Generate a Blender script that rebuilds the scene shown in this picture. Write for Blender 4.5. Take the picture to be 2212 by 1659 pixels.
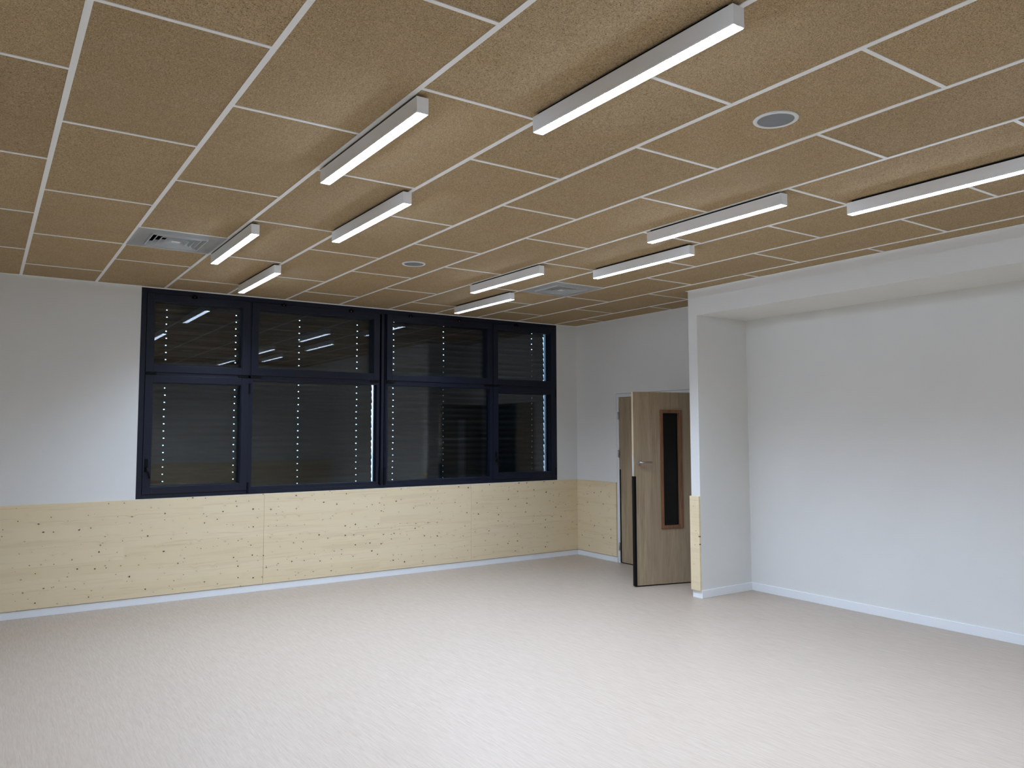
import bpy, bmesh, math, random
from mathutils import Matrix, Vector

for o in list(bpy.data.objects):
    bpy.data.objects.remove(o, do_unlink=True)
scene = bpy.context.scene
C = scene.collection
random.seed(7)

# ------------------------------------------------------------------ camera
cam_d = bpy.data.cameras.new('camera')
cam = bpy.data.objects.new('camera', cam_d)
C.objects.link(cam)
scene.camera = cam
R_ = (0.8297752332768392, -0.5580934783622739, -0.0021752355884629504)
U_ = (-0.03696310255253046, -0.05884505988602273, 0.9975825720093058)
F_ = (0.5568723294347262, 0.8276889079457985, 0.06945703976871724)
CZ = 1.629
cam.matrix_world = Matrix(((R_[0], U_[0], -F_[0], 0.0), (R_[1], U_[1], -F_[1], 0.0),
                           (R_[2], U_[2], -F_[2], CZ), (0, 0, 0, 1)))
cam_d.sensor_fit = 'HORIZONTAL'
cam_d.sensor_width = 36.0
cam_d.lens = 36.0 * 1683.166 / 2212.0
cam_d.shift_x = (1106.0 - 1094.764) / 2212.0
cam_d.shift_y = (813.852 - 829.5) / 2212.0
cam_d.clip_start = 0.05

# ------------------------------------------------------------------ world, light, exposure
world = bpy.data.worlds.new('world')
scene.world = world
world.use_nodes = True
wn = world.node_tree
for n in list(wn.nodes):
    wn.nodes.remove(n)
wo = wn.nodes.new('ShaderNodeOutputWorld')
wb = wn.nodes.new('ShaderNodeBackground')
wb.inputs['Color'].default_value = (0.42, 0.68, 1.0, 1)
wb.inputs['Strength'].default_value = 5.0
wn.links.new(wb.outputs[0], wo.inputs[0])
scene.view_settings.view_transform = 'Standard'
scene.view_settings.look = 'None'
scene.view_settings.gamma = 1.0
scene.view_settings.use_curve_mapping = False
scene.view_settings.exposure = 0.0
LAMP = 210.0                     # radiance of the lamp diffusers straight down
LAMP_COL = (0.78, 0.965, 1.27)
cy = scene.cycles
cy.use_denoising = True
cy.use_adaptive_sampling = True
cy.adaptive_threshold = 0.025
cy.max_bounces = 10
cy.diffuse_bounces = 5
cy.glossy_bounces = 4
cy.transmission_bounces = 10
cy.transparent_max_bounces = 12
cy.sample_clamp_indirect = 6.0
cy.caustics_reflective = False
cy.caustics_refractive = False

# ------------------------------------------------------------------ room constants (metres)
HC = 3.032          # ceiling
YW = 8.148          # window wall
XR = 6.613          # door wall and back of the niche
XB = 5.873          # front of bulkhead and of the stub wall
YS = 5.336          # stub, niche side
YB = 5.449          # stub, door side
ZS = 2.776          # underside of bulkhead
XL = -0.75
YR = -0.60
GX, GY, G = 0.2405, 2.775, 0.6      # ceiling grid origin and module


# ------------------------------------------------------------------ mesh helpers
def box(bm, x0, x1, y0, y1, z0, z1, bev=0.0):
    vs = [bm.verts.new((x, y, z)) for z in (z0, z1) for y in (y0, y1) for x in (x0, x1)]
    fs = [(0, 2, 3, 1), (4, 5, 7, 6), (0, 1, 5, 4), (2, 6, 7, 3), (0, 4, 6, 2), (1, 3, 7, 5)]
    faces = [bm.faces.new([vs[i] for i in f]) for f in fs]
    if bev:
        es = set()
        for f in faces:
            es.update(f.edges)
        bmesh.ops.bevel(bm, geom=list(es), offset=bev, segments=2, profile=0.5, affect='EDGES')


def quad(bm, pts):
    return bm.faces.new([bm.verts.new(p) for p in pts])


def tube(bm, pts, r, n=12, cap=True):
    rings = []
    pts = [Vector(p) for p in pts]
    for i, p in enumerate(pts):
        a = pts[max(i - 1, 0)]
        b = pts[min(i + 1, len(pts) - 1)]
        t = (b - a).normalized()
        s = Vector((0, 0, 1)) if abs(t.z) < 0.9 else Vector((1, 0, 0))
        u = t.cross(s).normalized()
        w = t.cross(u).normalized()
        rings.append([bm.verts.new(p + u * (r * math.cos(2 * math.pi * k / n)) + w * (r * math.sin(2 * math.pi * k / n)))
                      for k in range(n)])
    for a, b in zip(rings, rings[1:]):
        for k in range(n):
            f = bm.faces.new((a[k], a[(k + 1) % n], b[(k + 1) % n], b[k]))
            f.smooth = True
    if cap:
        bm.faces.new(rings[0])
        bm.faces.new(list(reversed(rings[-1])))


def frame(bm, x0, x1, z0, z1, y0, y1, wl, wr, wb_, wt, bev=0.0):
    """rectangular frame in an xz plane, members of the given widths"""
    box(bm, x0, x0 + wl, y0, y1, z0, z1, bev)
    box(bm, x1 - wr, x1, y0, y1, z0, z1, bev)
    box(bm, x0 + wl, x1 - wr, y0, y1, z0, z0 + wb_, bev)
    box(bm, x0 + wl, x1 - wr, y0, y1, z1 - wt, z1, bev)


def obj(name, bm, mat, parent=None, origin=None, label=None):
    if origin is not None:
        bmesh.ops.translate(bm, verts=bm.verts, vec=-Vector(origin))
    bmesh.ops.recalc_face_normals(bm, faces=bm.faces)
    me = bpy.data.meshes.new(name)
    bm.to_mesh(me)
    bm.free()
    mats = mat if isinstance(mat, (list, tuple)) else [mat]
    for m in mats:
        me.materials.append(m)
    o = bpy.data.objects.new(name, me)
    C.objects.link(o)
    if origin is not None:
        o.location = origin
    if parent is not None:
        o.parent = parent
    if label:
        o['label'] = label
    return o


def empty(name, loc=(0, 0, 0), rz=0.0, parent=None):
    o = bpy.data.objects.new(name, None)
    C.objects.link(o)
    o.location = loc
    o.rotation_euler = (0, 0, rz)
    o.empty_display_size = 0.1
    if parent:
        o.parent = parent
    return o


def tag(o, label, cat, group=None, kind=None):
    o['label'] = label
    o['category'] = cat
    if group:
        o['group'] = group
    if kind:
        o['kind'] = kind
    return o


def struct(o, label, cat):
    return tag(o, label, cat, None, 'structure')


def copy_tree(o, parent=None):
    c = o.copy()
    C.objects.link(c)
    c.parent = parent
    for ch in list(o.children):
        copy_tree(ch, c)
    return c


# ------------------------------------------------------------------ node helpers
class NT:
    def __init__(self, name):
        self.m = bpy.data.materials.new(name)
        self.m.use_nodes = True
        self.t = self.m.node_tree
        for n in list(self.t.nodes):
            self.t.nodes.remove(n)
        self.out = self.t.nodes.new('ShaderNodeOutputMaterial')
        self.b = self.t.nodes.new('ShaderNodeBsdfPrincipled')
        self.t.links.new(self.b.outputs[0], self.out.inputs[0])

    def set(self, inp, v):
        s = self.b.inputs[inp]
        self.put(s, v)

    def put(self, s, v):
        if isinstance(v, bpy.types.NodeSocket):
            self.t.links.new(v, s)
        elif isinstance(v, (tuple, list)) and len(v) == 3 and len(getattr(s, 'default_value', (0,))) == 4:
            s.default_value = (*v, 1)
        else:
            s.default_value = v

    def n(self, typ, props=None, **inp):
        nd = self.t.nodes.new(typ)
        for k, v in (props or {}).items():
            setattr(nd, k, v)
        for k, v in inp.items():
            key = int(k[1:]) if k[0] == 'i' and k[1:].isdigit() else k.replace('_', ' ')
            self.put(nd.inputs[key], v)
        return nd

    def math(self, op, a, b=0.0, c=None, clamp=False):
        nd = self.n('ShaderNodeMath', {'operation': op, 'use_clamp': clamp}, i0=a, i1=b)
        if c is not None:
            self.put(nd.inputs[2], c)
        return nd.outputs[0]

    def vscale(self, v, s):
        return self.n('ShaderNodeVectorMath', {'operation': 'MULTIPLY'}, i0=v, i1=s).outputs[0]

    def vadd(self, v, s):
        return self.n('ShaderNodeVectorMath', {'operation': 'ADD'}, i0=v, i1=s).outputs[0]

    def noise(self, v, scale=1.0, detail=2.0, rough=0.5, dist=0.0):
        return self.n('ShaderNodeTexNoise', None, Vector=v, Scale=scale, Detail=detail, Roughness=rough,
                      Distortion=dist)

    def remap(self, v, a, b, c=0.0, d=1.0, smooth=False):
        nd = self.n('ShaderNodeMapRange', {'interpolation_type': 'SMOOTHSTEP' if smooth else 'LINEAR'}, i0=v, i1=a,
                    i2=b, i3=c, i4=d)
        return nd.outputs[0]

    def mix(self, f, a, b, blend='MIX'):
        nd = self.t.nodes.new('ShaderNodeMix')
        nd.data_type = 'RGBA'
        nd.blend_type = blend
        self.put(nd.inputs[0], f)
        self.put(nd.inputs[6], a)
        self.put(nd.inputs[7], b)
        return nd.outputs[2]

    def bump(self, h, strength, dist):
        nd = self.n('ShaderNodeBump', None, Height=h, Strength=strength, Distance=dist)
        self.t.links.new(nd.outputs[0], self.b.inputs['Normal'])

    @property
    def pos(self):
        return self.n('ShaderNodeNewGeometry').outputs['Position']

    @property
    def objc(self):
        return self.n('ShaderNodeTexCoord').outputs['Object']


def plain(name, col, rough=0.5, metal=0.0, spec=0.5, grain=0.0, scale=300.0):
    t = NT(name)
    v = t.objc
    nz = t.noise(v, scale, 2.0)
    k = t.remap(nz.outputs[0], 0.3, 0.7, 0.985, 1.015)
    c = t.n('ShaderNodeVectorMath', {'operation': 'SCALE'}, i0=(col[0], col[1], col[2]))
    t.put(c.inputs[3], k)
    t.set('Base Color', c.outputs[0])
    t.set('Roughness', rough)
    t.set('Metallic', metal)
    t.set('Specular IOR Level', spec)
    if grain:
        t.bump(nz.outputs[0], grain, 0.001)
    return t.m


def mat_paint():
    t = NT('wall_paint')
    p = t.pos
    a = t.noise(p, 160.0, 3.0, 0.6)
    b = t.noise(p, 2.0, 2.0)
    f = t.remap(b.outputs[0], 0.3, 0.7, 0.0, 1.0)
    t.set('Base Color', t.mix(f, (0.715, 0.710, 0.680), (0.735, 0.730, 0.700)))
    t.set('Roughness', 0.62)
    t.set('Specular IOR Level', 0.25)
    t.bump(a.outputs[0], 0.35, 0.0012)
    return t.m


def mat_floor():
    t = NT('linoleum')
    p = t.pos
    a = t.noise(t.vscale(p, (230.0, 11.0, 1.0)), 1.0, 2.0, 0.6, 0.3)
    b = t.noise(t.vscale(p, (75.0, 5.0, 1.0)), 1.0, 3.0, 0.55, 0.4)
    c = t.noise(p, 1.3, 2.0)
    f = t.math('ADD', t.math('MULTIPLY', a.outputs[0], 0.5), t.math('MULTIPLY', b.outputs[0], 0.5))
    f = t.remap(f, 0.36, 0.64, 0.0, 1.0)
    col = t.mix(f, (0.390, 0.308, 0.232), (0.472, 0.386, 0.302))
    col = t.mix(t.remap(c.outputs[0], 0.35, 0.65, 0.0, 0.25), col, (0.425, 0.340, 0.262))
    t.set('Base Color', col)
    t.set('Roughness', t.remap(f, 0.0, 1.0, 0.46, 0.38))
    t.set('Specular IOR Level', 0.5)
    t.bump(f, 0.12, 0.0005)
    return t.m


def mat_wool():
    """wood wool acoustic board: pale curly fibres over dark gaps"""
    t = NT('wood_wool')
    g = t.n('ShaderNodeNewGeometry')
    rnd = g.outputs['Random Per Island']
    off = t.n('ShaderNodeCombineXYZ', None, X=t.math('MULTIPLY', rnd, 37.0), Y=t.math('MULTIPLY', rnd, 91.0),
              Z=t.math('MULTIPLY', rnd, 13.0)).outputs[0]
    p = t.vadd(g.outputs['Position'], off)
    fib = None
    for k, (sx, sy, lv, w) in enumerate([(190, 60, .5, .032), (56, 180, .5, .032), (120, 105, .44, .030),
                                         (110, 125, .56, .030)]):
        nz = t.noise(t.vadd(t.vscale(p, (float(sx), float(sy), 60.0)), (k * 7.3, k * 3.1, k * 5.7)), 1.0, 1.0, 0.5, 0.9)
        d = t.math('ABSOLUTE', t.math('SUBTRACT', nz.outputs[0], lv))
        line = t.remap(d, 0.0, w, 1.0, 0.0, True)
        fib = line if fib is None else t.math('MAXIMUM', fib, line)
    gap = t.noise(p, 215.0, 2.0, 0.6)
    gapm = t.remap(gap.outputs[0], 0.36, 0.50, 0.0, 1.0, True)
    blot = t.noise(p, 5.0, 3.0, 0.6)
    base = t.mix(gapm, (0.130, 0.085, 0.042), (0.405, 0.300, 0.178))
    col = t.mix(t.math('MULTIPLY', fib, 0.85), base, (0.700, 0.550, 0.350))
    warm = t.mix(rnd, (1.06, 1.03, 0.98), (0.92, 0.895, 0.86))
    col = t.mix(1.0, col, warm, 'MULTIPLY')
    col = t.mix(t.remap(blot.outputs[0], 0.35, 0.7, 0.0, 0.35), col, t.mix(1.0, col, (0.88, 0.84, 0.72), 'MULTIPLY'))
    t.set('Base Color', col)
    t.set('Roughness', 0.9)
    t.set('Specular IOR Level', 0.15)
    t.bump(t.math('ADD', fib, gapm), 0.5, 0.002)
    return t.m


def mat_spruce(name, axis):
    """three-ply spruce panel, grain along the wall; axis = wall direction (0 x, 1 y)"""
    t = NT(name)
    p = t.pos
    s = t.n('ShaderNodeSeparateXYZ', None, Vector=p)
    u = s.outputs[axis]
    z = s.outputs[2]
    uz = t.n('ShaderNodeCombineXYZ', None, X=u, Y=z, Z=0.0).outputs[0]
    # boards about 12 cm high, butted at random
    br = t.n('ShaderNodeTexBrick', {'offset': 0.37, 'offset_frequency': 2}, Vector=t.vadd(uz, (0.05, 0.02, 0.0)),
             Color1=(0.25, 0.25, 0.25, 1), Color2=(0.75, 0.75, 0.75, 1), Mortar=(0.5, 0.5, 0.5, 1), Scale=1.0)
    br.inputs['Mortar Size'].default_value = 0.0
    br.inputs['Brick Width'].default_value = 1.9
    br.inputs['Row Height'].default_value = 0.115
    tone = br.outputs[0]
    tv = t.n('ShaderNodeSeparateColor', None, Color=tone).outputs[0]
    # knots
    kv = t.vscale(uz, (7.0, 8.5, 1.0))
    kv = t.vadd(kv, t.vscale(t.noise(uz, 3.0, 2.0).outputs[1], (0.9, 0.9, 0.0)))
    vor = t.n('ShaderNodeTexVoronoi', {'feature': 'F1', 'voronoi_dimensions': '2D'}, Vector=kv, Scale=1.0, Randomness=1.0)
    rnd = t.n('ShaderNodeSeparateColor', None, Color=vor.outputs['Color'])
    r_on = t.remap(rnd.outputs[0], 0.10, 0.95, 0.020, 0.062)
    kd = t.math('DIVIDE', vor.outputs['Distance'], r_on)
    knot = t.remap(kd, 0.75, 1.25, 1.0, 0.0, True)
    knot = t.math('MULTIPLY', knot, t.remap(rnd.outputs[1], 0.15, 0.55, 0.25, 1.0))
    vor2 = t.n('ShaderNodeTexVoronoi', {'feature': 'F1', 'voronoi_dimensions': '2D'}, Vector=t.vscale(uz, (10.0, 15.0, 1.0)), Scale=1.0)
    rnd2 = t.n('ShaderNodeSeparateColor', None, Color=vor2.outputs['Color'])
    k2 = t.remap(t.math('DIVIDE', vor2.outputs['Distance'], t.remap(rnd2.outputs[1], 0.0, 1.0, 0.5, 1.5)), 0.030, 0.060, 0.8, 0.0, True)
    k2 = t.math('MULTIPLY', k2, t.math('GREATER_THAN', rnd2.outputs[0], 0.78))
    knots = t.math('MAXIMUM', knot, k2)
    halo = t.remap(vor.outputs['Distance'], 0.0, 0.35, 1.0, 0.0, True)
    # grain, bent around the knots
    bend = t.n('ShaderNodeCombineXYZ', None, X=0.0, Y=t.math('MULTIPLY', halo, 0.018), Z=t.math('MULTIPLY', tv, 9.0))
    gv = t.vscale(t.vadd(uz, bend.outputs[0]), (1.6, 60.0, 1.0))
    gr = t.noise(gv, 1.0, 3.0, 0.6, 0.5)
    gr2 = t.noise(t.vscale(t.vadd(uz, bend.outputs[0]), (0.9, 17.0, 1.0)), 1.0, 2.0, 0.5, 0.8)
    streak = t.remap(gr.outputs[0], 0.57, 0.70, 0.0, 1.0, True)
    band = t.remap(gr2.outputs[0], 0.54, 0.68, 0.0, 1.0, True)
    col = t.mix(tv, (0.710, 0.580, 0.365), (0.770, 0.650, 0.435))
    col = t.mix(t.math('MULTIPLY', band, 0.26), col, (0.60, 0.45, 0.29))
    col = t.mix(t.math('MULTIPLY', streak, 0.30), col, (0.52, 0.36, 0.21))
    col = t.mix(t.math('MULTIPLY', halo, 0.12), col, (0.60, 0.47, 0.29))
    col = t.mix(knots, col, (0.110, 0.068, 0.042))
    t.set('Base Color', col)
    t.set('Roughness', 0.55)
    t.set('Specular IOR Level', 0.3)
    t.bump(gr.outputs[0], 0.15, 0.0006)
    return t.m


def mat_oak():
    t = NT('oak_laminate')
    p = t.objc
    v = t.vscale(p, (26.0, 26.0, 1.3))
    a = t.noise(v, 1.0, 4.0, 0.6, 1.2)
    b = t.noise(t.vscale(p, (150.0, 150.0, 5.0)), 1.0, 2.0, 0.6)
    c = t.noise(t.vscale(p, (5.0, 5.0, 0.45)), 1.0, 2.0, 0.5)
    f = t.math('ADD', t.math('MULTIPLY', a.outputs[0], 0.6), t.math('MULTIPLY', b.outputs[0], 0.4))
    col = t.mix(t.remap(f, 0.38, 0.62, 0.0, 1.0), (0.235, 0.168, 0.102), (0.400, 0.307, 0.200))
    col = t.mix(t.remap(c.outputs[0], 0.38, 0.62, 0.0, 0.6), col, (0.325, 0.250, 0.160))
    t.set('Base Color', col)
    t.set('Roughness', 0.48)
    t.bump(b.outputs[0], 0.1, 0.0005)
    return t.m


def mat_redwood():
    t = NT('reddish_wood')
    p = t.objc
    a = t.noise(t.vscale(p, (60.0, 60.0, 4.0)), 1.0, 3.0, 0.6, 0.6)
    t.set('Base Color', t.mix(t.remap(a.outputs[0], 0.35, 0.65, 0.0, 1.0), (0.140, 0.060, 0.028), (0.240, 0.110, 0.053)))
    t.set('Roughness', 0.4)
    return t.m


def mat_glass():
    t = NT('window_glass')
    t.set('Base Color', (0.97, 0.985, 0.98))
    t.set('Roughness', 0.0)
    t.set('IOR', 1.34)
    t.set('Transmission Weight', 1.0)
    return t.m


def mat_emit(name, col, s):
    t = NT(name)
    t.set('Base Color', (0.8, 0.8, 0.8))
    nz = t.noise(t.objc, 400.0, 1.0)
    k = t.math('MULTIPLY', t.remap(nz.outputs[0], 0.3, 0.7, 0.98, 1.02), s)
    # micro-prismatic cover: radiance falls off away from straight down
    g = t.n('ShaderNodeNewGeometry')
    dt = t.n('ShaderNodeVectorMath', {'operation': 'DOT_PRODUCT'}, i0=g.outputs['Incoming'], i1=g.outputs['Normal'])
    c_ = t.math('ABSOLUTE', dt.outputs['Value'])
    k = t.math('MULTIPLY', k, t.remap(c_, 0.36, 0.82, 0.062, 1.0, True))
    t.set('Emission Color', col)
    t.set('Emission Strength', k)
    t.set('Roughness', 0.4)
    return t.m


M = dict(
    paint=mat_paint(), floor=mat_floor(), wool=mat_wool(), spruce_x=mat_spruce('spruce_along_window_wall', 0),
    spruce_y=mat_spruce('spruce_along_side_wall', 1), oak=mat_oak(), redwood=mat_redwood(), glass=mat_glass(),
    rail=plain('white_rail_metal', (0.86, 0.86, 0.84), 0.5),
    base=plain('white_gloss_paint', (0.80, 0.82, 0.83), 0.35),
    anthracite=plain('anthracite_aluminium', (0.0072, 0.0098, 0.0205), 0.45, 0.0, 0.3, 0.05),
    black=plain('black_plastic', (0.003, 0.003, 0.0035), 0.55, 0.0, 0.15),
    housing=plain('lamp_housing_white', (0.86, 0.86, 0.85), 0.45),
    diffuser=mat_emit('lamp_diffuser', LAMP_COL, LAMP),
    grille=plain('speaker_mesh_grey', (0.46, 0.475, 0.50), 0.6, 0.0, 0.4, 0.3, 900.0),
    white=plain('white_powder_coat', (0.72, 0.73, 0.72), 0.5),
    dark=plain('shade_black', (0.01, 0.01, 0.01), 0.9, 0.0, 0.1),  # near-black colour paints in the shade of plenum and vent ducts
    slat=plain('graphite_slat_paint', (0.024, 0.026, 0.028), 0.30, 0.0, 0.5),
    steel=plain('brushed_steel', (0.55, 0.54, 0.52), 0.3, 1.0),
    pale=plain('pale_wood_edge', (0.55, 0.43, 0.29), 0.5),
    concrete=plain('pale_concrete', (0.62, 0.60, 0.56), 0.9, 0.0, 0.2, 0.2, 30.0),
    corridor=plain('corridor_darkness', (0.05, 0.05, 0.055), 0.8, 0.0, 0.2),  # dark grey stands in for the lack of light out there
)

# ------------------------------------------------------------------ setting: floor, walls, ceiling
bm = bmesh.new()
box(bm, XL - .15, XR + .15, YR - .15, YW + .30, -0.12, 0.0)
struct(obj('floor', bm, M['floor']), 'pale beige streaked linoleum floor', 'floor')

WX0, WX1, WZ0, WZ1 = 1.235, 6.272, 0.990, 3.024     # window opening
bm = bmesh.new()
box(bm, XL, WX0, YW, YW + .30, 0, HC + .3)
box(bm, WX1, XR + .15, YW, YW + .30, 0, HC + .3)
box(bm, WX0, WX1, YW, YW + .30, 0, WZ0)
box(bm, WX0, WX1, YW, YW + .30, WZ1, HC + .3)
struct(obj('wall_back', bm, M['paint']), 'white painted wall around the dark window', 'wall')

DY0, DY1, DZ = 5.845, 7.362, 2.094                   # door opening incl. frame
bm = bmesh.new()
box(bm, XR, XR + .15, YR - .15, DY0, 0, HC + .3)
box(bm, XR, XR + .15, DY1, YW, 0, HC + .3)
box(bm, XR, XR + .15, DY0, DY1, DZ, HC + .3)
struct(obj('wall_right', bm, M['paint']), 'white painted wall with the door and the back of the niche', 'wall')

bm = bmesh.new()
box(bm, XL - .15, XL, YR - .15, YW + .30, 0, HC + .3)
struct(obj('wall_left', bm, M['paint']), 'white painted wall on the left side', 'wall')
bm = bmesh.new()
box(bm, XL, XR, YR - .15, YR, 0, HC + .3)
struct(obj('wall_front', bm, M['paint']), 'white painted wall behind the photographer', 'wall')

# stub wall and bulkhead over the niche, one L-shaped mass
bm = bmesh.new()
prof = [(YR, ZS), (YS, ZS), (YS, 0.0), (YB, 0.0), (YB, HC + .02), (YR, HC + .02)]
a = [bm.verts.new((XB, y, z)) for y, z in prof]
b = [bm.verts.new((XR, y, z)) for y, z in prof]
bm.faces.new(a)
bm.faces.new(list(reversed(b)))
for i in range(6):
    j = (i + 1) % 6
    bm.faces.new((a[i], b[i], b[j], a[j]))
struct(obj('wall_niche', bm, M['paint']), 'narrow white stub wall and bulkhead framing the niche', 'wall')

# ceiling: wood wool boards 60 x 120 cm, staggered, on white rails
SHIFT = {(10, -1): (0.0, -0.012), (9, 1): (0.012, -0.010), (0, 0): (0.0, -.004)}
vents = [(1, 5), (7, 5)]                    # grid cells (column index from rail, half-row)


def tile(bm, x0, x1, y0, y1):
    x0, x1 = max(x0, XL), min(x1, XR)
    y0, y1 = max(y0, YR), min(y1, YW)
    if x1 - x0 < .01 or y1 - y0 < .01:
        return
    def put(a0, a1, b0, b1):
        if a1 - a0 > .01 and b1 - b0 > .01:
            box(bm, a0, a1, b0, b1, HC + .003, HC + .028)
    if x1 > XB:
        put(x0, x1, max(y0, YB), y1)
        put(x0, XB, y0, min(y1, YB))
    else:
        put(x0, x1, y0, y1)


bm = bmesh.new()
rails = bmesh.new()
gap = .004
ks = list(range(-7, 11))
for c in range(-1, 12):                      # column c lies between rail c-1 and rail c
    xa, xb = GX + (c - 1) * G, GX + c * G
    par = 0 if c % 2 else 1
    cuts = [k for k in ks if (k % 2) == par]
    if (c - 1, 5) in vents:
        cuts = sorted(cuts + [6])
    for k0, k1 in zip(cuts, cuts[1:]):
        if (c - 1, k0) in vents:
            continue
        ya, yb = GY + k0 * G, GY + k1 * G
        sx, sy = SHIFT.get((c, k0), (random.uniform(-.0015, .0015), random.uniform(-.0015, .0015)))
        tile(bm, xa + gap + sx, xb - gap + sx, ya + gap + sy, yb - gap + sy)
    for k in cuts:                           # cross rails
        y = GY + k * G
        x0, x1 = max(xa + .012, XL), min(xb - .012, XR)
        if y < YB:
            x1 = min(x1, XB)
        if YR < y < YW and x1 - x0 > .02:
            box(rails, x0, x1, y - .0095, y + .0095, HC, HC + .024)
ceil = struct(obj('ceiling', bm, M['wool']), 'suspended ceiling of brown wood wool boards in white rails', 'ceiling')
for c in range(-1, 11):                      # long rails
    x = GX + c * G
    y0 = YB if x > XB - .01 else YR
    if XL < x < XR:
        box(rails, x - .012, x + .012, y0, YW, HC, HC + .024)
# perimeter angle
box(rails, XL, WX0, YW - .018, YW, HC - .0015, HC + .002)
box(rails, WX0, WX1, YW - .007, YW, HC - .0015, HC + .002)
box(rails, WX1, XR, YW - .018, YW, HC - .0015, HC + .002)
box(rails, XR - .018, XR, YB, YW - .018, HC - .0015, HC + .002)
box(rails, XB - .018, XB, YR, YB + .018, HC - .0015, HC + .002)
box(rails, XB, XR - .018, YB, YB + .018, HC - .0015, HC + .002)
box(rails, XL, XL + .018, YR, YW - .018, HC - .0015, HC + .002)
obj('ceiling_rail', rails, M['rail'], ceil, label='white metal grid rails')
bm = bmesh.new()
box(bm, XL - .15, XR + .15, YR - .15, YW + .30, HC + .30, HC + .40)
obj('plenum', bm, M['dark'], ceil, label='near-black slab standing in for the dark space above the boards')

# baseboards
BH, BT = 0.068, 0.010
bm = bmesh.new()
box(bm, XL, XR, YW - BT, YW, 0, BH, .002)
struct(obj('baseboard_back', bm, M['base']), 'white baseboard under the window wall panels', 'baseboard')
bm = bmesh.new()
box(bm, XR - BT, XR, DY1, YW - BT, 0, BH, .002)
struct(obj('baseboard_door', bm, M['base']), 'white baseboard between corner and door', 'baseboard')
bm = bmesh.new()
box(bm, XB - .004, XB + .010, YS - BT, YB, 0, .078, .002)
box(bm, XB + .008, XR, YS - BT, YS, 0, .078, .002)
struct(obj('baseboard_stub', bm, M['base']), 'white baseboard around the stub wall', 'baseboard')
bm = bmesh.new()
box(bm, XR - BT, XR, YR, YS - BT, 0, .078, .002)
struct(obj('baseboard_niche', bm, M['base']), 'white baseboard along the back of the niche', 'baseboard')

# ------------------------------------------------------------------ window
win = empty('window_1', ((WX0 + WX1) / 2, YW + .05, WZ0))
struct(win, 'wide dark blue-grey aluminium window of eight lights', 'window')
W0 = Vector(win.location)


def wpart(name, bm, mat, parent=None, label=None, org=None):
    """part of the window; bm in world coordinates"""
    base = W0 if parent is None else W0 + Vector(parent.location)
    o_ = Vector(org) if org is not None else W0
    bmesh.ops.translate(bm, verts=bm.verts, vec=-o_)
    o = obj(name, bm, mat, None, label=label)
    o.parent = parent or win
    o.location = o_ - base
    return o


YF = YW - .002            # room face of the fixed frame
bm = bmesh.new()
frame(bm, WX0, WX1, WZ0, WZ1, YF, YW + .10, .050, .030, .042, .050, .0015)
box(bm, WX0 + .05, 3.731, YF + .004, YW + .10, 2.176, 2.208, .001)     # transoms
box(bm, 3.822, WX1 - .03, YF + .004, YW + .10, 2.176, 2.208, .001)
box(bm, 2.268, 2.292, YF + .004, YW + .10, WZ0 + .042, WZ1 - .05, .001)   # mullions
box(bm, 5.258, 5.278, YF + .004, YW + .10, WZ0 + .042, WZ1 - .05, .001)
box(bm, 3.731, 3.744, YF + .016, YW + .10, WZ0 + .042, WZ1 - .05)
box(bm, 3.744, 3.760, YF + .05, YW + .10, WZ0 + .042, WZ1 - .05)
box(bm, 3.760, 3.793, YF + .002, YW + .10, WZ0 + .042, WZ1 - .05, .0015)
box(bm, 3.793, 3.809, YF + .05, YW + .10, WZ0 + .042, WZ1 - .05)
box(bm, 3.809, 3.822, YF + .016, YW + .10, WZ0 + .042, WZ1 - .05)
wpart('outer_frame', bm, M['anthracite'])

YG = YW + .055            # room face of the glazing


def glazing(parent, x0, x1, z0, z1):
    for dy, tilt in ((0.0, 0.0), (.022, .0009)):
        bm = bmesh.new()
        box(bm, x0 - .006, x1 + .006, YG + dy, YG + dy + .005, z0 - .006, z1 + .006)
        cen = Vector(((x0 + x1) / 2, YG + dy, (z0 + z1) / 2))
        bmesh.ops.rotate(bm, verts=bm.verts, cent=cen, matrix=Matrix.Rotation(tilt, 3, 'Z'))
        wpart('glass_pane', bm, M['glass'], parent)


def sash(x0, x1, z0, z1, w=.070, opening=True):
    bm = bmesh.new()
    yf = YF - .010 if opening else YF + .004
    frame(bm, x0, x1, z0, z1, yf, YW + .092, w, w, w, w, .0025)
    # glazing bead, a step towards the glass
    frame(bm, x0 + w - .004, x1 - w + .004, z0 + w - .004, z1 - w + .004, yf + .012, YW + .090, .010, .010, .010, .010)
    s = wpart('sash', bm, M['anthracite'])
    glazing(s, x0 + w + .004, x1 - w - .004, z0 + w + .004, z1 - w - .004)
    return s


s1 = sash(1.286, 2.268, 2.208, 2.974)
s2 = sash(2.292, 3.731, 2.208, 2.974)
s3 = sash(3.822, 5.258, 2.208, 2.974, .068)
s4 = sash(5.278, 6.242, 2.208, 2.974, .066)
s5 = sash(1.286, 2.268, 1.032, 2.176)
s6 = sash(5.278, 6.242, 1.032, 2.176)


def fixed(x0, x1, z0, z1):
    bm = bmesh.new()
    frame(bm, x0, x1, z0, z1, YF + .006, YW + .092, .024, .024, .034, .022, .0015)
    s = wpart('fixed_frame', bm, M['anthracite'])
    glazing(s, x0 + .028, x1 - .028, z0 + .038, z1 - .026)


fixed(2.292, 3.731, 1.032, 2.176)
fixed(3.822, 5.258, 1.032, 2.176)

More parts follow.
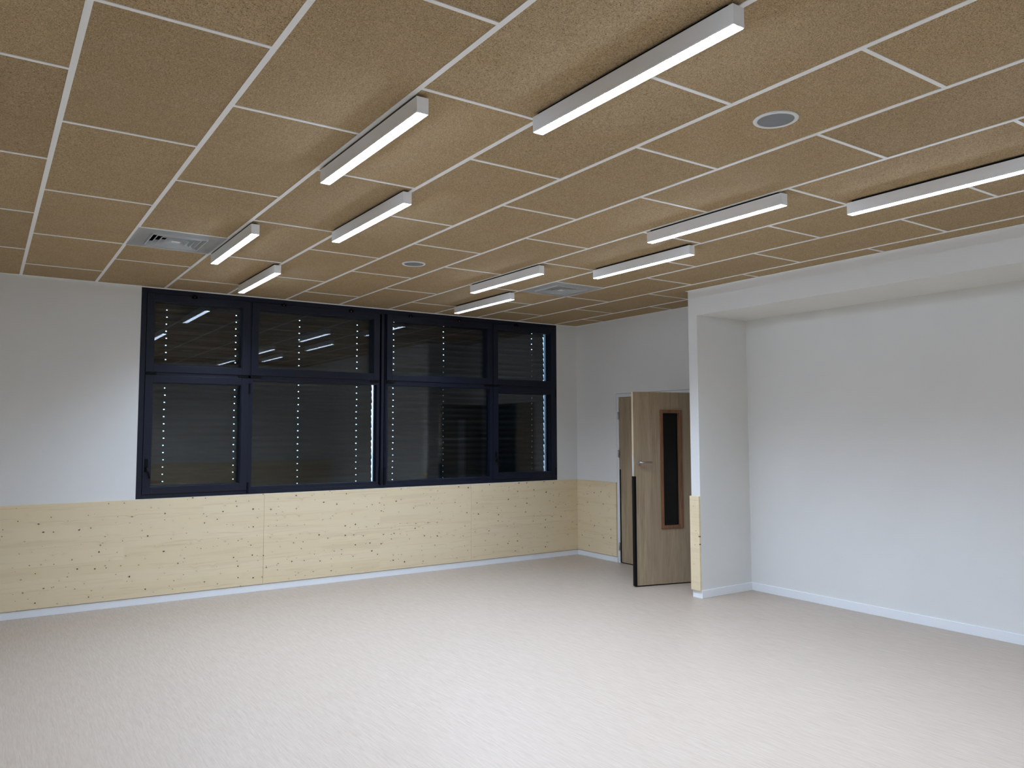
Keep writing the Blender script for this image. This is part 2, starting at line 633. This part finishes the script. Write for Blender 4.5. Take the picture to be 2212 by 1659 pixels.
# vent latches on the top rail, hinges on the transom and stiles
for x in (1.72, 2.62, 3.38, 4.12, 4.78, 5.62):
    bm = bmesh.new()
    box(bm, x - .030, x + .030, YF - .010, YF + .012, 2.952, 2.985, .003)
    box(bm, x - .012, x + .012, YF - .016, YF - .008, 2.984, 2.994, .002)
    wpart('vent_latch', bm, M['black'])
    bm = bmesh.new()
    tube(bm, [(x, YF - .0125, 2.966), (x, YF - .009, 2.966)], .0035, 10)
    wpart('screw', bm, M['steel'])
for x0, x1 in ((1.290, 1.385), (2.165, 2.266), (2.294, 2.395), (3.625, 3.728), (3.826, 3.928), (5.150, 5.254), (5.282, 5.375)):
    bm = bmesh.new()
    box(bm, x0, x1, YF - .012, YF + .004, 2.184, 2.198, .002)
    wpart('hinge', bm, M['black'])
for x, z in ((2.280, 2.07), (2.280, 1.055), (3.752, 1.12), (3.801, 1.12), (6.248, 1.10), (6.248, 2.12)):
    bm = bmesh.new()
    h = .055 if x != 3.752 and x != 3.801 else .10
    box(bm, x - .009, x + .009, YF - .014, YF + .004, z - h, z + h, .003)
    wpart('hinge', bm, M['black'])
for x, dx in ((1.318, 1), (5.312, 1)):
    bm = bmesh.new()
    box(bm, x - .015, x + .015, YF - .018, YF - .003, 1.245, 1.375, .005)
    tube(bm, [(x, YF - .012, 1.285), (x, YF - .045, 1.285)], .011, 12)
    tube(bm, [(x - .002, YF - .045, 1.288), (x + .012, YF - .048, 1.245), (x + .026, YF - .048, 1.185)], .0095, 12)
    wpart('window_handle', bm, M['black'])

# ------------------------------------------------------------------ outside blinds and ground
YBL = YW + .20


def blind(xa, xb, holes, label):
    root = empty('venetian_blind', ((xa + xb) / 2, YBL, WZ0 + .02))
    tag(root, label, 'blind', 'outside venetian blinds behind the window')
    L = Vector(root.location)
    # one slat: curved band with a cord slot at each ladder
    hw, hh = .0062, .0042
    xs = [xa]
    for h in holes:
        xs += [h - hw, h + hw]
    xs.append(xb)
    prof = []
    half = .040
    for s in (-half, -.024, -hh, hh, .024, half):
        # lower edge leans into the room, shallow bow away from the room
        y = .0135 * (s / half) - .0045 * (s / half) ** 2 + .0045
        prof.append((s, y))
    y0 = prof[0][1]
    # small flange along the lower edge, turned towards the room
    prof = [(-half - .0010, y0 - .0095), (-half - .0035, y0 - .0075), (-half - .0030, y0 - .0020)] + prof
    bm = bmesh.new()
    cutin = [.010, .010, .010, .009, .0015, 0, 0, .0015, .009]          # rounded slat ends
    grid = [[bm.verts.new((x - L.x + (c if j == 0 else -c if j == len(xs) - 1 else 0), y, s))
             for j, x in enumerate(xs)] for (s, y), c in zip(prof, cutin)]
    for i in range(len(prof) - 1):
        for j in range(len(xs) - 1):
            if i == 5 and j % 2 == 1:
                continue
            f = bm.faces.new((grid[i][j], grid[i][j + 1], grid[i + 1][j + 1], grid[i + 1][j]))
            f.smooth = True
    bmesh.ops.solidify(bm, geom=list(bm.faces), thickness=.0008)
    first = obj('slat', bm, M['slat'], root)
    zc = [2.920 - .0713 * k for k in range(-1, 27)]
    for k, z in enumerate(zc):
        if k == 0:
            first.location = (0, 0, z - L.z)
        else:
            c = first.copy()
            C.objects.link(c)
            c.parent = root
            c.location = (random.uniform(-.003, .003), random.uniform(-.0006, .0006), z - L.z)
            c.rotation_euler = (random.uniform(-.0015, .0015), 0, 0)
    for h in holes:
        bm = bmesh.new()
        box(bm, h - .0008 - L.x, h + .0008 - L.x, -.019, -.0175, zc[-1] - .04 - L.z, zc[0] + .04 - L.z)
        obj('ladder_cord', bm, M['black'], root)
    for x in (xa - .032, xb + .020):
        bm = bmesh.new()
        box(bm, x - L.x, x + .012 - L.x, -.02, .02, WZ0 + .005 - L.z, WZ1 - L.z - .002)
        obj('guide_rail', bm, M['anthracite'], root)
    return root


blind(1.313, 3.735, [1.503, 2.184, 2.866, 3.545], 'graphite venetian blind closed outside the left half of the window')
blind(3.822, 6.208, [4.004, 4.678, 5.350, 6.014], 'graphite venetian blind closed outside the right half of the window')

bm = bmesh.new()
box(bm, -25, 32, YW + .31, 60, -.35, -.15)
struct(obj('ground', bm, M['concrete']), 'pale paving outside the window', 'ground')

# ------------------------------------------------------------------ spruce wall panels
ZP0, ZP1, TP = .072, .985, .019


def panel(x0, x1, y0, y1, mat, label, z0=ZP0, z1=ZP1):
    bm = bmesh.new()
    box(bm, x0, x1, y0, y1, z0, z1, .0012)
    o = obj('wall_panel', bm, mat, None, ((x0 + x1) / 2, (y0 + y1) / 2, z0))
    return tag(o, label, 'wall panel', 'spruce wainscot panels')


panel(XL + .002, -.051, YW - TP, YW - .0005, M['spruce_x'], 'spruce panel under the window wall, cut off at the far left edge')
panel(-.049, 2.4485, YW - TP, YW - .0005, M['spruce_x'], 'knotty spruce wainscot panel at the left, under bare wall and the left end of the window')
panel(2.4505, 4.9455, YW - TP, YW - .0005, M['spruce_x'], 'knotty spruce wainscot panel under the middle of the window')
panel(4.9475, XR - .001, YW - TP, YW - .0005, M['spruce_x'], 'knotty spruce wainscot panel under the right end of the window, reaching the corner')
panel(XR - TP, XR - .0005, 7.366, YW - TP - .001, M['spruce_y'], 'short spruce wainscot panel between the room corner and the door')
panel(XB - .020, XB - .0005, YS + .001, YB + .008, M['spruce_y'], 'narrow vertical strip of spruce on the end of the stub wall')
for k, (a0, a1) in enumerate(((XL + .002, 1.70), (1.702, 4.20), (4.202, XR - .01))):
    panel(a0, a1, YR + .0005, YR + TP, M['spruce_x'],
          ['spruce wainscot panel behind the photographer, beside the left wall',
           'spruce wainscot panel in the middle behind the photographer',
           'spruce wainscot panel behind the photographer, beside the niche'][k])

# ------------------------------------------------------------------ door
door = empty('door_1', (XR, DY0, 0))
struct(door, 'oak laminate double door, wide leaf standing open, narrow leaf closed', 'door')
D0 = Vector(door.location)


def dpart(name, bm, mat, label=None):
    bmesh.ops.translate(bm, verts=bm.verts, vec=-D0)
    o = obj(name, bm, mat, door, label=label)
    return o


bm = bmesh.new()
FX0, FX1 = XR - .001, XR + .150
box(bm, FX0, FX1, DY0 + .003, DY0 + .040, 0, DZ - .003, .002)
box(bm, FX0, FX1, DY1 - .040, DY1 - .003, 0, DZ - .003, .002)
box(bm, FX0, FX1, DY0 + .040, DY1 - .040, DZ - .048, DZ - .003, .002)
box(bm, XR + .05, FX1, DY0, DY0 + .003, 0, DZ)
box(bm, XR + .05, FX1, DY1 - .003, DY1, 0, DZ)
box(bm, XR + .05, FX1, DY0 + .003, DY1 - .003, DZ - .003, DZ)
dpart('door_frame', bm, M['white'], 'white steel frame')


def leaf_parts(root_name, w, vision, handle, loc, rz, thick=.036, lab=None, guard_both=False, parts=True):
    """leaf in local coordinates: x from the free edge (0) to the hinge (w), room face at y=0, body towards +y"""
    hgt0, hgt1 = .012, 2.042
    bm = bmesh.new()
    vx0, vx1, vz0, vz1 = .330, .580, .598, 1.842
    if vision:
        box(bm, 0, vx0, 0, thick, hgt0, hgt1, .001)
        box(bm, vx1, w, 0, thick, hgt0, hgt1, .001)
        box(bm, vx0, vx1, 0, thick, hgt0, vz0)
        box(bm, vx0, vx1, 0, thick, vz1, hgt1)
    else:
        box(bm, 0, w, 0, thick, hgt0, hgt1, .001)
    leaf = obj(root_name, bm, M['oak'], door, label=lab)
    leaf.location = Vector(loc) - D0
    leaf.rotation_euler = (0, 0, rz)
    if vision:
        bm = bmesh.new()
        frame(bm, vx0 - .010, vx1 + .010, vz0 - .010, vz1 + .010, -.014, .004, .034, .034, .034, .034, .004)
        frame(bm, vx0 + .0, vx1 - .0, vz0 + .0, vz1 - .0, .001, thick, .024, .024, .024, .024, .001)
        obj('vision_frame', bm, M['redwood'], leaf, label='reddish wood bead')
        bm = bmesh.new()
        box(bm, vx0 + .022, vx1 - .022, thick / 2 + .004, thick / 2 + .010, vz0 + .022, vz1 - .022)
        obj('glass_pane', bm, M['glass'], leaf, label='tall narrow glass')
    return leaf


Fp = Vector((5.722, 6.109, 0))
Hp = Vector((6.588, 5.891, 0))
ang = math.atan2(Hp.y - Fp.y, Hp.x - Fp.x)
wl = (Hp - Fp).length
leaf = leaf_parts('door_leaf', wl, True, True, Fp, ang, lab='wide oak laminate leaf, open')
# pale lipping on the free edge, lock plate, black kick edge
bm = bmesh.new()
box(bm, -.0015, 0.0, .001, .035, 1.15, 2.041)
obj('edge_lipping', bm, M['pale'], leaf, label='pale wood edge')
bm = bmesh.new()
box(bm, -.0030, -.0005, .006, .030, 1.165, 1.375)
obj('lock_plate', bm, M['grille'], leaf, label='steel lock plate')
bm = bmesh.new()
box(bm, -.004, .024, -.003, .039, .010, 1.150, .002)
obj('edge_guard', bm, M['black'], leaf, label='black rubber finger guard')
bm = bmesh.new()
box(bm, .02, wl - .01, .004, .032, .003, .0125)
obj('bottom_seal', bm, M['black'], leaf, label='black bottom seal')
bm = bmesh.new()
tube(bm, [(.055, -.0005, 1.294), (.055, -.008, 1.294)], .022, 24)
tube(bm, [(.055, -.006, 1.294), (.055, -.046, 1.294), (.062, -.056, 1.294), (.078, -.060, 1.294), (.125, -.060, 1.294),
          (.186, -.058, 1.294)], .0098, 14)
obj('lever_handle', bm, M['steel'], leaf, label='brushed steel lever')

# narrow leaf, closed in the wall plane
NY0, NY1 = 6.835, DY1 - .044
nw = NY1 - NY0
nl = leaf_parts('door_leaf', nw, False, False, (XR + .004, NY1, 0), -math.pi / 2, lab='narrow oak laminate leaf, closed')
bm = bmesh.new()
box(bm, .003, .020, -.004, .002, .012, 1.150, .001)
obj('edge_guard', bm, M['black'], nl, label='black finger guard on the hinge side')
bm = bmesh.new()
box(bm, .005, nw, .004, .032, .003, .0125)
obj('bottom_seal', bm, M['black'], nl, label='black bottom seal')
for z in (.205, 1.345, 1.815):
    bm = bmesh.new()
    for z0, z1 in ((z - .045, z - .006), (z + .002, z + .045)):
        box(bm, XR - .014, XR - .005, NY1 - .010, NY1 + .014, z0, z1, .002)
    tube(bm, [(XR - .014, NY1 + .004, z - .046), (XR - .014, NY1 + .004, z + .046)], .007, 12)
    dpart('hinge', bm, M['steel'], 'grey steel hinge')
for z in (.205, 1.345, 1.815):
    bm = bmesh.new()
    tube(bm, [(XR - .014, DY0 + .042, z - .046), (XR - .014, DY0 + .042, z + .046)], .007, 12)
    dpart('hinge', bm, M['steel'], 'grey steel hinge')

# unlit corridor behind the doorway, its darkness put into the surface colour
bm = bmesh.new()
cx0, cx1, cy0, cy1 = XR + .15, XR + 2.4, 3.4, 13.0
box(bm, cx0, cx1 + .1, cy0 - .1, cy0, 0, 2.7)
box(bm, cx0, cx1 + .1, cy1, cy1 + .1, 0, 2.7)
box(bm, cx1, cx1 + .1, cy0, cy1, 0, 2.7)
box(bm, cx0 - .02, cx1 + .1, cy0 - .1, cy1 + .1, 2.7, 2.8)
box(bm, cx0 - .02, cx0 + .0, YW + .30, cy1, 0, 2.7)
struct(obj('wall_corridor', bm, M['corridor']), 'unlit corridor walls beyond the doorway, coloured dark for the missing light', 'wall')
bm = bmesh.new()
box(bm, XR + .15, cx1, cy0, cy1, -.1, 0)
struct(obj('floor_corridor', bm, M['corridor']), 'corridor floor beyond the doorway, coloured dark for the missing light', 'floor')

# ------------------------------------------------------------------ ceiling lamps
def make_lamp():
    r = empty('linear_ceiling_light')
    bm = bmesh.new()
    L2, w2 = .5575, .028
    box(bm, -w2, w2, -L2, L2, -.081, -.011, .0015)
    obj('housing', bm, M['housing'], r)
    bm = bmesh.new()
    box(bm, -w2 + .004, w2 - .004, -L2 + .004, L2 - .004, -.0830, -.0808)
    obj('diffuser', bm, M['diffuser'], r, label='glowing white diffuser')
    bm = bmesh.new()
    box(bm, -.020, .020, -L2 + .03, L2 - .03, -.0112, -.0005)  # black colour stands in for the shadow gap between housing and ceiling
    obj('mounting_rail', bm, M['black'], r, label='mounting rail, coloured black for the shade in the gap')
    return r


lamp0 = make_lamp()
spots = [
    (1.478, 1, 'second largest linear ceiling light in the upper left half, left of the largest one'),
    (1.478, 5, 'linear ceiling light touching the left air vent'),
    (1.478, -3, 'linear ceiling light straight above the photographer on the left'),
    (2.010, -1, 'largest and nearest linear ceiling light, at the top centre'),
    (2.010, 3, 'linear ceiling light in the left row, nearest the smaller-looking round speaker'),
    (2.010, 7, 'linear ceiling light nearest the upper left part of the window'),
    (3.868, 1, 'linear ceiling light left of the longest right-hand light, one rail further in'),
    (3.868, 5, 'linear ceiling light just left of the right air vent'),
    (3.868, -3, 'linear ceiling light of which only the end shows at the right edge'),
    (4.388, -1, 'linear ceiling light cut by the right edge of the photo, above the niche'),
    (4.388, 3, 'linear ceiling light to the upper right of the right air vent'),
    (4.388, 7, 'smallest linear ceiling light, above the window centre left of the right vent'),
]
for i, (x, k, lab) in enumerate(spots):
    o = lamp0 if i == 0 else copy_tree(lamp0)
    o.location = (x, GY + k * G + .003, HC)
    tag(o, lab, 'ceiling light', 'linear ceiling lights')

# ------------------------------------------------------------------ air diffusers
def make_vent():
    r = empty('air_vent')
    bm = bmesh.new()
    # plate: shallow tray rising to the louvre neck
    rings = [(.2945, .0015), (.2945, -.0015), (.1885, .0005), (.1885, .010)]
    vs = [[bm.verts.new((sx * h, sy * h, z)) for sx, sy in ((-1, -1), (1, -1), (1, 1), (-1, 1))] for h, z in rings]
    for a, b in zip(vs, vs[1:]):
        for k in range(4):
            bm.faces.new((a[k], a[(k + 1) % 4], b[(k + 1) % 4], b[k]))
    bmesh.ops.solidify(bm, geom=list(bm.faces), thickness=-.0015)
    obj('face_plate', bm, M['white'], r)
    for j, h in enumerate((.186, .150, .114, .078)):
        bm = bmesh.new()
        zb = -.012 if j == 0 else -.008
        rings = [(h + .004, .002 if j == 0 else zb + .001), (h, zb), (h - .004, zb), (h - .024, zb + .034)]
        vs = [[bm.verts.new((sx * q, sy * q, z)) for sx, sy in ((-1, -1), (1, -1), (1, 1), (-1, 1))] for q, z in rings]
        for a, b in zip(vs, vs[1:]):
            for k in range(4):
                bm.faces.new((a[k], a[(k + 1) % 4], b[(k + 1) % 4], b[k]))
        bmesh.ops.solidify(bm, geom=list(bm.faces), thickness=.0012)
        obj('louvre_ring', bm, M['white'], r)
    bm = bmesh.new()
    a = [bm.verts.new((sx * .030, sy * .030, -.004)) for sx, sy in ((-1, -1), (1, -1), (1, 1), (-1, 1))]
    b = [bm.verts.new((sx * .010, sy * .010, .020)) for sx, sy in ((-1, -1), (1, -1), (1, 1), (-1, 1))]
    bm.faces.new(a)
    bm.faces.new(b)
    for k in range(4):
        bm.faces.new((a[k], a[(k + 1) % 4], b[(k + 1) % 4], b[k]))
    obj('centre_cone', bm, M['white'], r)
    bm = bmesh.new()
    box(bm, -.19, .19, -.19, .19, .120, .130)
    for s in (-1, 1):
        box(bm, s * .195 - .004, s * .195 + .004, -.195, .195, .018, .13)
        box(bm, -.195, .195, s * .195 - .004, s * .195 + .004, .018, .13)
    obj('duct_box', bm, M['dark'], r, label='duct above the louvres, coloured near-black for the shade inside')
    return r


v0 = make_vent()
for i, ((cx, k), lab) in enumerate(zip(vents, ('square white louvred air vent at the left, beside the lamps',
                                               'square white louvred air vent at the centre right, nearer the door'))):
    o = v0 if i == 0 else copy_tree(v0)
    o.location = (GX + (cx + .5) * G, GY + (k + .5) * G, HC)
    tag(o, lab, 'air vent', 'square ceiling air vents')

# ------------------------------------------------------------------ round speakers
def make_speaker():
    r = empty('ceiling_speaker')
    bm = bmesh.new()
    prof = [(.0985, .003), (.0985, -.003), (.094, -.0055), (.082, -.0055), (.080, -.003), (.080, .003)]
    n = 64
    rings = [[bm.verts.new((q * math.cos(2 * math.pi * k / n), q * math.sin(2 * math.pi * k / n), z)) for k in range(n)]
             for q, z in prof]
    for a, b in zip(rings, rings[1:] + rings[:1]):
        for k in range(n):
            f = bm.faces.new((a[k], a[(k + 1) % n], b[(k + 1) % n], b[k]))
            f.smooth = True
    obj('rim', bm, M['white'], r)
    bm = bmesh.new()
    prof = [(.081, -.0030), (.060, -.0045), (.030, -.0055), (.0, -.006)]
    rings = [[bm.verts.new((q * math.cos(2 * math.pi * k / n), q * math.sin(2 * math.pi * k / n), z)) for k in range(n)]
             for q, z in prof[:-1]]
    top = bm.verts.new((0, 0, prof[-1][1]))
    for a, b in zip(rings, rings[1:]):
        for k in range(n):
            f = bm.faces.new((a[k], a[(k + 1) % n], b[(k + 1) % n], b[k]))
            f.smooth = True
    for k in range(n):
        f = bm.faces.new((rings[-1][k], rings[-1][(k + 1) % n], top))
        f.smooth = True
    bmesh.ops.solidify(bm, geom=list(bm.faces), thickness=.001)
    obj('grille', bm, M['grille'], r, label='grey mesh grille')
    return r


sp = make_speaker()
for i, (x, y, lab) in enumerate(((2.932, 2.172, 'larger-looking round speaker in the ceiling at the upper right, grey grille in white rim'),
                                 (2.965, 5.806, 'smaller-looking round speaker in the ceiling near the centre, grey grille in white rim'))):
    o = sp if i == 0 else copy_tree(sp)
    o.location = (x, y, HC + .001)
    tag(o, lab, 'speaker', 'round ceiling speakers')
